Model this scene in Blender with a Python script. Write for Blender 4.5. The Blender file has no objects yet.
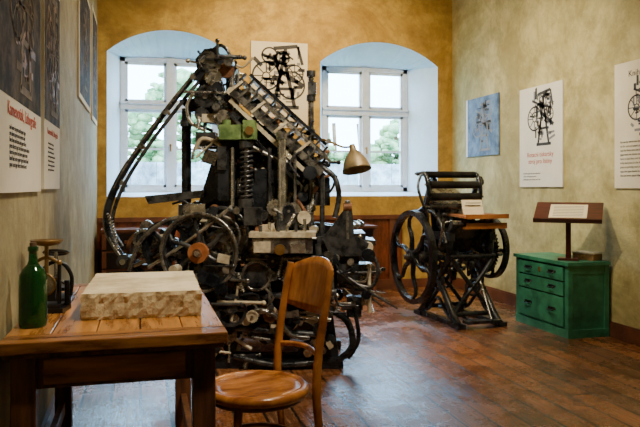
import bpy, bmesh, math, random
from mathutils import Vector, Matrix, Euler
R = math.radians
scene = bpy.context.scene

# ------------------------------------------------------------------ materials
def new_mat(name):
    m = bpy.data.materials.new(name); m.use_nodes = True
    nt = m.node_tree
    return m, nt, nt.nodes['Principled BSDF']

def mat(name, col, rough=.5, metal=0.0, col2=None, scale=5, bump=0.0, detail=5, stretch=(1,1,1), pos=(.35,.65), rvar=0.0, spec=None):
    m, nt, p = new_mat(name)
    N, L = nt.nodes, nt.links
    p.inputs['Metallic'].default_value = metal
    p.inputs['Roughness'].default_value = rough
    if spec is not None: p.inputs['Specular IOR Level'].default_value = spec
    p.inputs['Base Color'].default_value = (*col, 1)
    if col2 is not None or bump or rvar:
        tc = N.new('ShaderNodeTexCoord'); mp = N.new('ShaderNodeMapping')
        mp.inputs['Scale'].default_value = stretch
        L.new(tc.outputs['Object'], mp.inputs['Vector'])
        nz = N.new('ShaderNodeTexNoise'); nz.inputs['Scale'].default_value = scale
        nz.inputs['Detail'].default_value = detail; nz.inputs['Roughness'].default_value = .62
        L.new(mp.outputs['Vector'], nz.inputs['Vector'])
        if col2 is not None:
            cr = N.new('ShaderNodeValToRGB')
            cr.color_ramp.elements[0].position = pos[0]; cr.color_ramp.elements[0].color = (*col, 1)
            cr.color_ramp.elements[1].position = pos[1]; cr.color_ramp.elements[1].color = (*col2, 1)
            L.new(nz.outputs['Fac'], cr.inputs['Fac']); L.new(cr.outputs['Color'], p.inputs['Base Color'])
        if rvar:
            mr = N.new('ShaderNodeMapRange'); mr.inputs['From Min'].default_value = .3; mr.inputs['From Max'].default_value = .7
            mr.inputs['To Min'].default_value = max(.02, rough-rvar); mr.inputs['To Max'].default_value = rough+rvar
            L.new(nz.outputs['Fac'], mr.inputs['Value']); L.new(mr.outputs['Result'], p.inputs['Roughness'])
        if bump:
            bp = N.new('ShaderNodeBump'); bp.inputs['Strength'].default_value = bump; bp.inputs['Distance'].default_value = .02
            L.new(nz.outputs['Fac'], bp.inputs['Height']); L.new(bp.outputs['Normal'], p.inputs['Normal'])
    return m

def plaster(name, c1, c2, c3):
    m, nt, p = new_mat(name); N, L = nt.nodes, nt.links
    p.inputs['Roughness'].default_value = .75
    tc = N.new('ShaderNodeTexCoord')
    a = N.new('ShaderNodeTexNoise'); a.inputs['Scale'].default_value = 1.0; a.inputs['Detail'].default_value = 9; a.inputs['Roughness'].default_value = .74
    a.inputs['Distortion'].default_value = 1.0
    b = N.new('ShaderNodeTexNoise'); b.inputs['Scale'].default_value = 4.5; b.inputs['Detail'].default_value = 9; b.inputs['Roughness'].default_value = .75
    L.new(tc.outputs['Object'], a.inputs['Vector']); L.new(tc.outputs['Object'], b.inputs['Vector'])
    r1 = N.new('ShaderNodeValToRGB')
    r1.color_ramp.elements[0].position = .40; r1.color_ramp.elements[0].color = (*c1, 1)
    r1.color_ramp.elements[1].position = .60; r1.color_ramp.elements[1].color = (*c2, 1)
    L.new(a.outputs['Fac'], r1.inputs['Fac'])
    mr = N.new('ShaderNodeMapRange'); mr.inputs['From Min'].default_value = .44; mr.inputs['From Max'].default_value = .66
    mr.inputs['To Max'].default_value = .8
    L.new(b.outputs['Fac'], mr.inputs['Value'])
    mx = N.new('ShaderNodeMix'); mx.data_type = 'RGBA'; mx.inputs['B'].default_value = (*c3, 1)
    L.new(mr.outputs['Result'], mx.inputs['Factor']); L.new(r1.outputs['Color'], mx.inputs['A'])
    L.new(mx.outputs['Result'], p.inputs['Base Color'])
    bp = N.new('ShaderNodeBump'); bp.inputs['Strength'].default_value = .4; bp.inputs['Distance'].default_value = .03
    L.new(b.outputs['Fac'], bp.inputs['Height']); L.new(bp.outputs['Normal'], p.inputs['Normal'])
    return m

def plank_mat(name, c1, c2, dark, width, rowh, rotz, rough, grain=(2, 30, 2), worn=None, mortar=.005, gmin=.35, spec=.5, bstr=.5):
    m, nt, p = new_mat(name); N, L = nt.nodes, nt.links
    p.inputs['Specular IOR Level'].default_value = spec
    tc = N.new('ShaderNodeTexCoord'); mp = N.new('ShaderNodeMapping'); mp.inputs['Rotation'].default_value = (0, 0, rotz)
    L.new(tc.outputs['Object'], mp.inputs['Vector'])
    br = N.new('ShaderNodeTexBrick'); br.inputs['Scale'].default_value = 1
    br.inputs['Color1'].default_value = (*c1, 1); br.inputs['Color2'].default_value = (*c2, 1); br.inputs['Mortar'].default_value = (*dark, 1)
    br.inputs['Mortar Size'].default_value = mortar; br.inputs['Brick Width'].default_value = width; br.inputs['Row Height'].default_value = rowh
    br.offset = .37; br.offset_frequency = 3
    L.new(mp.outputs['Vector'], br.inputs['Vector'])
    m2 = N.new('ShaderNodeMapping'); m2.inputs['Scale'].default_value = grain; L.new(mp.outputs['Vector'], m2.inputs['Vector'])
    g = N.new('ShaderNodeTexNoise'); g.inputs['Scale'].default_value = 1.5; g.inputs['Detail'].default_value = 8; g.inputs['Roughness'].default_value = .75
    L.new(m2.outputs['Vector'], g.inputs['Vector'])
    w = N.new('ShaderNodeTexNoise'); w.inputs['Scale'].default_value = 2.2; w.inputs['Detail'].default_value = 8; w.inputs['Roughness'].default_value = .8
    L.new(tc.outputs['Object'], w.inputs['Vector'])
    mr = N.new('ShaderNodeMapRange'); mr.inputs['From Min'].default_value = .32; mr.inputs['From Max'].default_value = .68; mr.inputs['To Min'].default_value = gmin; mr.inputs['To Max'].default_value = 1.5
    L.new(g.outputs['Fac'], mr.inputs['Value'])
    mw = N.new('ShaderNodeMapRange'); mw.inputs['From Min'].default_value = .36; mw.inputs['From Max'].default_value = .64; mw.inputs['To Min'].default_value = .5; mw.inputs['To Max'].default_value = 1.3
    L.new(w.outputs['Fac'], mw.inputs['Value'])
    mm = N.new('ShaderNodeMath'); mm.operation = 'MULTIPLY'; L.new(mr.outputs['Result'], mm.inputs[0]); L.new(mw.outputs['Result'], mm.inputs[1])
    src = br.outputs['Color']
    if worn:
        mx = N.new('ShaderNodeMix'); mx.data_type = 'RGBA'; mx.inputs['B'].default_value = (*worn, 1)
        wr = N.new('ShaderNodeMapRange'); wr.inputs['From Min'].default_value = .50; wr.inputs['From Max'].default_value = .68; wr.inputs['To Max'].default_value = .6
        L.new(g.outputs['Fac'], wr.inputs['Value']); L.new(wr.outputs['Result'], mx.inputs['Factor']); L.new(src, mx.inputs['A']); src = mx.outputs['Result']
    vm = N.new('ShaderNodeVectorMath'); vm.operation = 'SCALE'; L.new(src, vm.inputs[0]); L.new(mm.outputs[0], vm.inputs['Scale'])
    L.new(vm.outputs['Vector'], p.inputs['Base Color'])
    rr = N.new('ShaderNodeMapRange'); rr.inputs['From Min'].default_value = .35; rr.inputs['From Max'].default_value = .65
    rr.inputs['To Min'].default_value = max(.05, rough-.12); rr.inputs['To Max'].default_value = rough+.2
    L.new(w.outputs['Fac'], rr.inputs['Value']); L.new(rr.outputs['Result'], p.inputs['Roughness'])
    ad = N.new('ShaderNodeMath'); ad.operation = 'MULTIPLY_ADD'; ad.inputs[1].default_value = -1.5
    L.new(br.outputs['Fac'], ad.inputs[0]); L.new(g.outputs['Fac'], ad.inputs[2])
    bp = N.new('ShaderNodeBump'); bp.inputs['Strength'].default_value = bstr; bp.inputs['Distance'].default_value = .012
    L.new(ad.outputs[0], bp.inputs['Height']); L.new(bp.outputs['Normal'], p.inputs['Normal'])
    return m

M_back = plaster('plaster_ochre', (.38,.23,.040), (.64,.43,.10), (.26,.155,.032))
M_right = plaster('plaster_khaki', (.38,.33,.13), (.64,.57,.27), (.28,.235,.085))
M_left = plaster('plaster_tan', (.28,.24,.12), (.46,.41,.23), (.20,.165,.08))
M_reveal = mat('reveal_paint', (.70,.84,.95), .7, col2=(.58,.74,.88), scale=3)
M_ceil = mat('ceiling_paint', (.60,.50,.32), .9, col2=(.5,.42,.26), scale=2)
M_floor = plank_mat('floor_boards', (.36,.130,.036), (.15,.060,.024), (.006,.004,.003), 2.6, .165, R(90), .22, worn=(.26,.18,.12), mortar=.008, gmin=.25, spec=1.0, bstr=.35)
M_frame = mat('window_white', (.80,.88,.95), .4, col2=(.68,.78,.88), scale=12)
M_wain = plank_mat('wainscot_wood', (.24,.060,.020), (.13,.036,.014), (.01,.004,.003), 3.0, .9, 0, .35, grain=(14,2,2), gmin=.2)
M_trim = mat('trim_brown', (.09,.030,.015), .5, col2=(.19,.065,.03), scale=6)
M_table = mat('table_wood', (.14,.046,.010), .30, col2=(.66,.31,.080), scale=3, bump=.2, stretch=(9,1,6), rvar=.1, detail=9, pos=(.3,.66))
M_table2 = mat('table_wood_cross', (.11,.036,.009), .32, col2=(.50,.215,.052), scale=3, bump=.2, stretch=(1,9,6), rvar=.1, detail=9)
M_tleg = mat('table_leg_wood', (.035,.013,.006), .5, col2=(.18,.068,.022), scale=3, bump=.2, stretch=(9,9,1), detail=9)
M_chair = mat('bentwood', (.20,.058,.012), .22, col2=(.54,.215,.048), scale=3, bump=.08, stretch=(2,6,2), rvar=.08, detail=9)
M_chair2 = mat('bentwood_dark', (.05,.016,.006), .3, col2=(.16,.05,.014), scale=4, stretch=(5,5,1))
M_stone = mat('litho_stone', (.60,.48,.28), .8, col2=(.88,.78,.56), scale=5, bump=.4, detail=9, pos=(.4,.6))
M_stone2 = mat('litho_stone_edge', (.36,.26,.13), .9, col2=(.78,.66,.42), scale=14, bump=1.0, detail=9)
M_iron = mat('machine_iron', (.006,.008,.011), .28, .4, col2=(.036,.041,.050), scale=9, bump=.15, rvar=.12)
M_iron2 = mat('cast_iron_grey', (.028,.031,.036), .30, .75, col2=(.16,.165,.17), scale=14, bump=.15, rvar=.1)
M_steel = mat('worn_steel', (.45,.44,.40), .25, .9, col2=(.85,.82,.73), scale=18, rvar=.12)
M_steel2 = mat('oily_steel', (.11,.11,.115), .27, .85, col2=(.46,.44,.39), scale=15, rvar=.12)
M_rust = mat('rusted_iron', (.09,.034,.015), .55, .3, col2=(.34,.15,.06), scale=16, bump=.2)
M_brass = mat('brass', (.50,.29,.08), .3, .9, col2=(.68,.46,.17), scale=12)
M_copper = mat('copper_hub', (.42,.13,.04), .4, .4, col2=(.62,.25,.09), scale=12)
M_cream = mat('type_metal_cream', (.44,.36,.23), .45, .2, col2=(.78,.69,.50), scale=18)
M_mgreen = mat('machine_green', (.07,.13,.035), .45, .1, col2=(.22,.33,.11), scale=14)
M_chest = mat('chest_green_paint', (.012,.10,.062), .40, col2=(.045,.29,.175), scale=5, bump=.25, pos=(.32,.62), detail=9)
M_chestd = mat('chest_green_dark', (.006,.035,.02), .5, col2=(.015,.07,.042), scale=8)
M_lamp = mat('lampshade_enamel', (.13,.095,.045), .4, .3, col2=(.30,.23,.12), scale=9)
M_inner = mat('lampshade_inner', (.75,.66,.48), .5)
M_paper = mat('paper_cream', (.72,.65,.48), .8, col2=(.82,.76,.60), scale=3)
M_white = mat('paper_white', (.80,.78,.70), .8, col2=(.72,.70,.63), scale=3)
M_blue = mat('blueprint_photo', (.03,.06,.14), .6, col2=(.17,.27,.42), scale=6, detail=8)
M_photo = mat('old_photo', (.012,.009,.007), .8, col2=(.22,.16,.10), scale=7, detail=9, pos=(.45,.8), spec=.2)
M_photo2 = mat('old_photo_mid', (.10,.08,.06), .8, col2=(.24,.19,.13), scale=9, spec=.2)
M_ink = mat('ink_grey', (.05,.05,.055), .8)
M_ink2 = mat('ink_light', (.24,.24,.25), .8)
M_red = mat('ink_red', (.48,.06,.035), .8)
M_lect = mat('lectern_mahogany', (.035,.007,.007), .3, col2=(.09,.017,.013), scale=5, stretch=(1,6,6))
M_box = mat('small_box_wood', (.20,.10,.035), .5, col2=(.34,.19,.08), scale=8)
M_board = mat('feed_board_wood', (.26,.085,.024), .4, col2=(.46,.19,.06), scale=4, stretch=(1,8,1))
M_blk = mat('black_metal', (.007,.007,.008), .32, .6, col2=(.03,.03,.032), scale=9)
M_dbrass = mat('dark_brass', (.12,.07,.025), .4, .8, col2=(.30,.19,.07), scale=12)
M_cork = mat('cork', (.12,.07,.035), .9)
M_gstone = plank_mat('garden_stone', (.44,.47,.49), (.28,.30,.32), (.10,.11,.11), .5, .22, 0, .9, grain=(4,4,4))
M_leaf = mat('foliage', (.03,.11,.025), .8, col2=(.42,.56,.26), scale=4, bump=.8, detail=10)
M_grass = mat('grass', (.12,.22,.08), .9, col2=(.28,.35,.18), scale=2)
mg, nt, p = new_mat('green_glass')
p.inputs['Base Color'].default_value = (.012,.12,.025,1); p.inputs['Roughness'].default_value = .05
p.inputs['Transmission Weight'].default_value = .7; p.inputs['IOR'].default_value = 1.45
M_glass = mg
mg, nt, p = new_mat('window_glass'); N, L = nt.nodes, nt.links
tr = N.new('ShaderNodeBsdfTransparent'); tr.inputs['Color'].default_value = (.93,.97,1,1)
gl = N.new('ShaderNodeBsdfGlossy'); gl.inputs['Roughness'].default_value = .05
ms = N.new('ShaderNodeMixShader'); ms.inputs[0].default_value = .06
L.new(tr.outputs[0], ms.inputs[1]); L.new(gl.outputs[0], ms.inputs[2]); L.new(ms.outputs[0], N['Material Output'].inputs['Surface'])
M_pane = mg

# ------------------------------------------------------------------ mesh builder
def frame_from(axis):
    a = Vector(axis).normalized()
    t = Vector((0,0,1)) if abs(a.z) < .9 else Vector((1,0,0))
    u = a.cross(t).normalized(); v = a.cross(u).normalized()
    return a, u, v

class B:
    def __init__(s, name):
        s.name = name; s.V = []; s.F = []; s.FM = []; s.FS = []; s.mats = []; s.T = None
    def mi(s, m):
        if m not in s.mats: s.mats.append(m)
        return s.mats.index(m)
    def add(s, vs, fs, m, smooth=False):
        o = len(s.V)
        for v in vs:
            v = Vector(v)
            if s.T is not None: v = s.T(v)
            s.V.append(v)
        k = s.mi(m)
        for f in fs:
            s.F.append([i+o for i in f]); s.FM.append(k); s.FS.append(smooth)
    def box(s, c, d, m, rot=None):
        c = Vector(c); h = Vector(d)/2
        vs = [Vector((x*h.x, y*h.y, z*h.z)) for x in (-1,1) for y in (-1,1) for z in (-1,1)]
        if rot is not None:
            E = rot if isinstance(rot, Matrix) else Euler(rot).to_matrix()
            vs = [E @ v for v in vs]
        s.add([c+v for v in vs], [(0,1,3,2),(4,6,7,5),(0,4,5,1),(2,3,7,6),(0,2,6,4),(1,5,7,3)], m)
    def bb(s, lo, hi, m):
        s.box([(a+b)/2 for a, b in zip(lo, hi)], [abs(b-a) for a, b in zip(lo, hi)], m)
    def lathe(s, c, axis, prof, m, seg=20, smooth=True):
        a, u, v = frame_from(axis); c = Vector(c); vs = []; fs = []
        for r, h in prof:
            for i in range(seg):
                t = 2*math.pi*i/seg
                vs.append(c + a*h + (u*math.cos(t)+v*math.sin(t))*r)
        for k in range(len(prof)-1):
            for i in range(seg):
                j = (i+1) % seg
                fs.append((k*seg+i, k*seg+j, (k+1)*seg+j, (k+1)*seg+i))
        s.add(vs, fs, m, smooth)
        n = len(prof)
        s.add(vs[:seg], [tuple(range(seg))[::-1]], m); s.add(vs[(n-1)*seg:], [tuple(range(seg))], m)
    def cyl(s, p1, p2, r, m, r2=None, seg=14):
        p1, p2 = Vector(p1), Vector(p2); d = p2-p1
        if d.length < 1e-6: return
        s.lathe(p1, d, [(r, 0), (r if r2 is None else r2, d.length)], m, seg)
    def disc(s, c, axis, r, w, m, seg=28):
        c = Vector(c); a = Vector(axis).normalized(); s.cyl(c-a*w/2, c+a*w/2, r, m, seg=seg)
    def tube(s, pts, r, m, seg=8, closed=False, flat=1.0, sub=0):
        P = [Vector(q) for q in pts]
        rr = list(r) if isinstance(r, (list, tuple)) else [r]*len(P)
        if sub:
            Q = []; q2 = []; n = len(P); rng = n if closed else n-1
            for i in range(rng):
                g = (lambda k: P[k % n]) if closed else (lambda k: P[max(0, min(n-1, k))])
                p0, p1, p2, p3 = g(i-1), g(i), g(i+1), g(i+2)
                for k in range(sub):
                    t = k/sub
                    Q.append(.5*((2*p1)+(p2-p0)*t+(2*p0-5*p1+4*p2-p3)*t*t+(3*p1-p0-3*p2+p3)*t**3))
                    q2.append(rr[i]*(1-t)+rr[(i+1) % n]*t)
            if not closed: Q.append(P[-1]); q2.append(rr[-1])
            P, rr = Q, q2
        n = len(P); vs = []; fs = []; U = None
        for i in range(n):
            if closed: d = P[(i+1) % n]-P[i-1]
            else: d = P[min(n-1, i+1)]-P[max(0, i-1)]
            d.normalize()
            if U is None: _, U, _v = frame_from(d)
            U = (U-d*U.dot(d)).normalized(); W = d.cross(U)
            for k in range(seg):
                t = 2*math.pi*(k+.5)/seg
                vs.append(P[i]+(U*math.cos(t)+W*math.sin(t)*flat)*rr[i])
        for i in range(n if closed else n-1):
            for k in range(seg):
                j = (k+1) % seg; b = (i+1) % n
                fs.append((i*seg+k, i*seg+j, b*seg+j, b*seg+k))
        s.add(vs, fs, m, seg > 5)
        if not closed:
            s.add(vs[:seg], [tuple(range(seg))[::-1]], m); s.add(vs[-seg:], [tuple(range(seg))], m)
    def ring(s, c, axis, Rr, r, m, seg=40, ts=8):
        a, u, v = frame_from(axis); c = Vector(c)
        s.tube([c+(u*math.cos(2*math.pi*i/seg)+v*math.sin(2*math.pi*i/seg))*Rr for i in range(seg)], r, m, ts, True)
    def rim(s, c, axis, Ro, Ri, w, m, seg=44):
        a, u, v = frame_from(axis); c = Vector(c); vs = []; fs = []
        for i in range(seg):
            t = 2*math.pi*i/seg; e = u*math.cos(t)+v*math.sin(t)
            vs += [c+e*Ro-a*w/2, c+e*Ro+a*w/2, c+e*Ri+a*w/2, c+e*Ri-a*w/2]
        for i in range(seg):
            j = (i+1) % seg
            for k in range(4):
                l = (k+1) % 4; fs.append((i*4+k, j*4+k, j*4+l, i*4+l))
        s.add(vs, fs, m)
    def wheel(s, c, axis, Rr, m, n=6, w=.05, th=.03, curve=0.0, hub=.05, spoke=.014, ph=0.0, mh=None):
        a, u, v = frame_from(axis); c = Vector(c)
        s.rim(c, axis, Rr, Rr-th, w, m)
        s.disc(c, axis, hub, w*1.5, mh or m)
        s.disc(c, axis, hub*.5, w*2.1, M_steel2)
        for i in range(n):
            t = ph+2*math.pi*i/n; pts = []
            for k in range(7):
                f = k/6; rad = hub*.8+(Rr-th*.6-hub*.8)*f
                tt = t+curve*math.sin(f*2*math.pi)*.5+curve*f
                pts.append(c+(u*math.cos(tt)+v*math.sin(tt))*rad)
            s.tube(pts, [spoke*1.4-spoke*.5*(k/6) for k in range(7)], m, 8)
    def gear(s, c, axis, Rr, w, m, teeth=24, hole=True):
        a, u, v = frame_from(axis); c = Vector(c); n = teeth*4; vs = []; fs = []
        for i in range(n):
            r = Rr if (i % 4) < 2 else Rr*.9; t = 2*math.pi*i/n; e = u*math.cos(t)+v*math.sin(t)
            vs += [c+e*r-a*w/2, c+e*r+a*w/2, c+e*Rr*.72+a*w/2, c+e*Rr*.72-a*w/2]
        for i in range(n):
            j = (i+1) % n
            for k in range(4):
                l = (k+1) % 4; fs.append((i*4+k, j*4+k, j*4+l, i*4+l))
        s.add(vs, fs, m); s.disc(c, a, Rr*.75, w*.4, m); s.disc(c, a, Rr*.22, w*1.6, M_steel2)
    def plate(s, pts, m, ay=1, t=.03, off=0.0):
        n = len(pts)
        vs = [(x, off-t/2, z) for x, z in pts]+[(x, off+t/2, z) for x, z in pts]
        fs = [tuple(range(n)), tuple(range(n, 2*n))[::-1]]+[(i, i+n, (i+1) % n+n, (i+1) % n) for i in range(n)]
        s.add(vs, fs, m)
    def spring(s, p1, p2, Rr, r, turns, m):
        p1, p2 = Vector(p1), Vector(p2); a, u, v = frame_from(p2-p1); n = int(turns*12)
        s.tube([p1+(p2-p1)*(i/n)+(u*math.cos(2*math.pi*i/12)+v*math.sin(2*math.pi*i/12))*Rr for i in range(n+1)], r, m, 6)
    def sphere(s, c, r, m, seg=14, sq=(1,1,1)):
        c = Vector(c); n = seg//2
        prof = [(max(1e-4, r*math.sin(math.pi*i/n)), -r*math.cos(math.pi*i/n)) for i in range(n+1)]
        vs = []; fs = []
        for rr, h in prof:
            for i in range(seg):
                t = 2*math.pi*i/seg; vs.append(c+Vector((rr*math.cos(t)*sq[0], rr*math.sin(t)*sq[1], h*sq[2])))
        for k in range(n):
            for i in range(seg):
                j = (i+1) % seg; fs.append((k*seg+i, k*seg+j, (k+1)*seg+j, (k+1)*seg+i))
        s.add(vs, fs, m, True)
    def done(s, loc=(0,0,0), rotz=0.0, bevel=0.0, mw=None):
        me = bpy.data.meshes.new(s.name); me.from_pydata([tuple(v) for v in s.V], [], s.F)
        for m in s.mats: me.materials.append(m)
        me.polygons.foreach_set('material_index', s.FM); me.polygons.foreach_set('use_smooth', s.FS); me.update()
        bm = bmesh.new(); bm.from_mesh(me); bmesh.ops.recalc_face_normals(bm, faces=bm.faces); bm.to_mesh(me); bm.free()
        o = bpy.data.objects.new(s.name, me); scene.collection.objects.link(o)
        if mw is not None: o.matrix_world = mw
        else: o.location = loc; o.rotation_euler = (0, 0, rotz)
        if bevel:
            bv = o.modifiers.new('bevel', 'BEVEL'); bv.width = bevel; bv.segments = 2; bv.limit_method = 'ANGLE'; bv.angle_limit = R(40)
        return o

def text(parent, body, loc, size, m, align='CENTER', name='lettering'):
    cu = bpy.data.curves.new(name, 'FONT'); cu.body = body; cu.size = size; cu.align_x = align; cu.extrude = .0004
    cu.materials.append(m)
    o = bpy.data.objects.new(name, cu); scene.collection.objects.link(o); o.parent = parent; o.location = loc
    return o

# ------------------------------------------------------------------ room
XL, XR, YB, YF, H = -.46, 3.82, 7.9, -1.6, 3.9
b = B('floor'); b.bb((XL-.1, YF-.1, -.08), (XR+.1, YB+.05, 0), M_floor); b.done()
b = B('ceiling'); b.bb((XL-.1, YF-.1, H), (XR+.1, YB+.6, H+.08), M_ceil); b.done()
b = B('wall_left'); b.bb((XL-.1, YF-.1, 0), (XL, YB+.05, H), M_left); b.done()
b = B('wall_right'); b.bb((XR, YF-.1, 0), (XR+.1, YB+.05, H), M_right); b.done()
b = B('wall_front'); b.bb((XL, YF-.1, 0), (XR, YF, H), M_right); b.done()
ZS, ZSP, ZT = 1.14, 2.76, 3.03
wins = [(-.36, 1.06, .35), (2.09, 3.62, 2.83)]
YG = 8.42
b = B('wall_back')
def P2(pts): b.plate(pts, M_back, t=.05, off=YB+.025)
P2([(XL, 0), (XR, 0), (XR, ZS), (XL, ZS)])
P2([(XL, ZS), (wins[0][0], ZS), (wins[0][0], H), (XL, H)])
P2([(wins[0][1], ZS), (wins[1][0], ZS), (wins[1][0], H), (wins[0][1], H)])
P2([(wins[1][1], ZS), (XR, ZS), (XR, H), (wins[1][1], H)])
def arch(x0, x1, n=16):
    w = (x1-x0)/2; rise = ZT-ZSP; rad = (w*w+rise*rise)/(2*rise); cx = (x0+x1)/2; cz = ZT-rad
    a0 = math.asin(w/rad)
    return [(cx+rad*math.sin(-a0+2*a0*i/n), cz+rad*math.cos(-a0+2*a0*i/n)) for i in range(n+1)]
for x0, x1, xc in wins:
    P2(arch(x0, x1)+[(x1, H), (x0, H)])
hw = .58; zf0, zf1 = 1.19, 2.80
def P3(x0, x1, z0, z1): b.plate([(x0, z0), (x1, z0), (x1, z1), (x0, z1)], M_reveal, t=.06, off=YG+.03)
P3(XL-.1, XR+.1, 0, zf0); P3(XL-.1, XR+.1, zf1, H)
e = [XL-.1]
for _, _, xc in wins: e += [xc-hw, xc+hw]
e.append(XR+.1)
for i in (0, 2, 4): P3(e[i], e[i+1], zf0, zf1)
for x0, x1, xc in wins:
    A = arch(x0, x1)
    inner = [(x0, YB, ZS)]+[(x, YB, z) for x, z in A]+[(x1, YB, ZS)]
    n = len(A)
    outer = [(xc-hw, YG, zf0)]+[(xc-hw+2*hw*i/(n-1), YG, zf1) for i in range(n)]+[(xc+hw, YG, zf0)]
    k = len(inner)
    b.add(inner+outer, [(i, (i+1) % k, (i+1) % k+k, i+k) for i in range(k)], M_reveal)
b.done()
for wi, (x0, x1, xc) in enumerate(wins):
    b = B('window_%d' % (wi+1)); y0, y1 = YG-.02, YG+.05; f = .055
    X0, X1 = xc-hw, xc+hw
    b.bb((X0, y0, zf0), (X0+f, y1, zf1), M_frame); b.bb((X1-f, y0, zf0), (X1, y1, zf1), M_frame)
    b.bb((X0, y0, zf0), (X1, y1, zf0+f), M_frame); b.bb((X0, y0, zf1-f), (X1, y1, zf1), M_frame)
    zt = 2.22
    b.bb((X0, y0-.02, zt-.045), (X1, y1, zt+.045), M_frame)
    b.bb((X0, y0-.045, zt+.02), (X1, y0, zt+.045), M_frame)
    b.bb((xc-.045, y0-.015, zf0), (xc+.045, y1, zf1), M_frame)
    for (a0, a1) in ((X0+f, xc-.045), (xc+.045, X1-f)):
        for (c0, c1) in ((zf0+f, zt-.045), (zt+.045, zf1-f)):
            s_ = .032; yy0, yy1 = y0+.012, y1-.015
            b.bb((a0, yy0, c0), (a0+s_, yy1, c1), M_frame); b.bb((a1-s_, yy0, c0), (a1, yy1, c1), M_frame)
            b.bb((a0, yy0, c0), (a1, yy1, c0+s_), M_frame); b.bb((a0, yy0, c1-s_), (a1, yy1, c1), M_frame)
            if c1 < 2.3:
                zm = (c0+c1)/2; b.bb((a0, yy0+.008, zm-.012), (a1, yy1, zm+.012), M_frame)
    b.bb((X0+.02, YG+.02, zf0+.02), (X1-.02, YG+.023, zf1-.02), M_pane)
    b.cyl((xc, y0-.05, 1.75), (xc, y0-.02, 1.75), .012, M_brass); b.box((xc, y0-.05, 1.72), (.015, .015, .09), M_brass)
    b.done()
# wainscot
b = B('trim_1')
b.bb((XL+.005, YB-.05, 0), (3.12, YB-.002, .86), M_wain); b.bb((XL+.005, YB-.075, .86), (3.14, YB-.002, .91), M_trim); b.bb((XL+.005, YB-.07, 0), (3.13, YB-.002, .12), M_trim)
x = XL+.05
while x < 3.1:
    b.bb((x, YB-.068, .12), (x+.07, YB-.04, .86), M_trim); x += .56
b.done()
b = B('baseboard_right'); b.bb((XR-.022, YF, 0), (XR-.001, YB-.002, .11), M_trim); b.bb((XR-.016, YF, .11), (XR-.001, YB-.002, .125), M_trim); b.done()
b = B('baseboard_back'); b.bb((3.14, YB-.022, 0), (XR-.02, YB-.001, .11), M_trim); b.done()
b = B('baseboard_left'); b.bb((XL+.001, YF, 0), (XL+.02, YB-.08, .11), M_trim); b.done()
# wooden crate of type cases standing by the back wall
def crate(loc, rot, W_=.62, n_=4):
    b = B('wooden_crate')
    for k in range(n_):
        b.bb((0, 0, .02+k*.19), (W_, .38, .19+k*.19), M_wain)
        b.bb((-.005, -.012, .03+k*.19), (.04, 0, .20+k*.19), M_trim); b.bb((W_-.04, -.012, .03+k*.19), (W_+.005, 0, .20+k*.19), M_trim)
        b.bb((W_/2-.11, -.018, .09+k*.19), (W_/2+.11, 0, .125+k*.19), M_trim)
    b.bb((0, .01, 0), (W_, .37, .02+n_*.19), M_trim); b.bb((-.015, -.02, .02+n_*.19), (W_+.015, .39, .05+n_*.19), M_trim)
    b.done(loc=loc, rotz=R(rot), bevel=.003)
crate((1.98, 7.36, 0), -3)
crate((-.38, 7.34, 0), 2, .66, 4)

# ------------------------------------------------------------------ outside
b = B('garden_ground'); b.bb((-12, YG+.4, -.5), (18, 30, -.4), M_grass); b.done()
b = B('garden_stone_wall'); b.bb((-8, 14, -.4), (14, 14.6, 1.75), M_gstone)
for i in range(12): b.bb((-1.6+i*.30, 12.6, -.4), (-1.3+i*.30, 14, .4+i*.15), M_gstone)
for i in range(12): b.bb((4.0+i*.35, 12.6, -.4), (4.35+i*.35, 14, -.1+i*.19), M_gstone)
b.done()
random.seed(4)
b = B('garden_hedge')
for i in range(1500):
    x = random.uniform(-3, 10.5); top = 3.5+.5*math.sin(x*1.7) if x < 2.8 else 2.5+.5*math.sin(x*2.1)
    z = random.uniform(1.2, top)
    b.sphere((x, random.uniform(16.0, 17.4), z), random.uniform(.05, .20), M_leaf, 6, (1.3, 1, random.uniform(.5, 1.0)))
for i in range(26): b.cyl((-7+i*.8, 16.9, -.4), (-7+i*.8+random.uniform(-.4,.4), 16.9, 2.9), .05, M_rust)
b.done()

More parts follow.
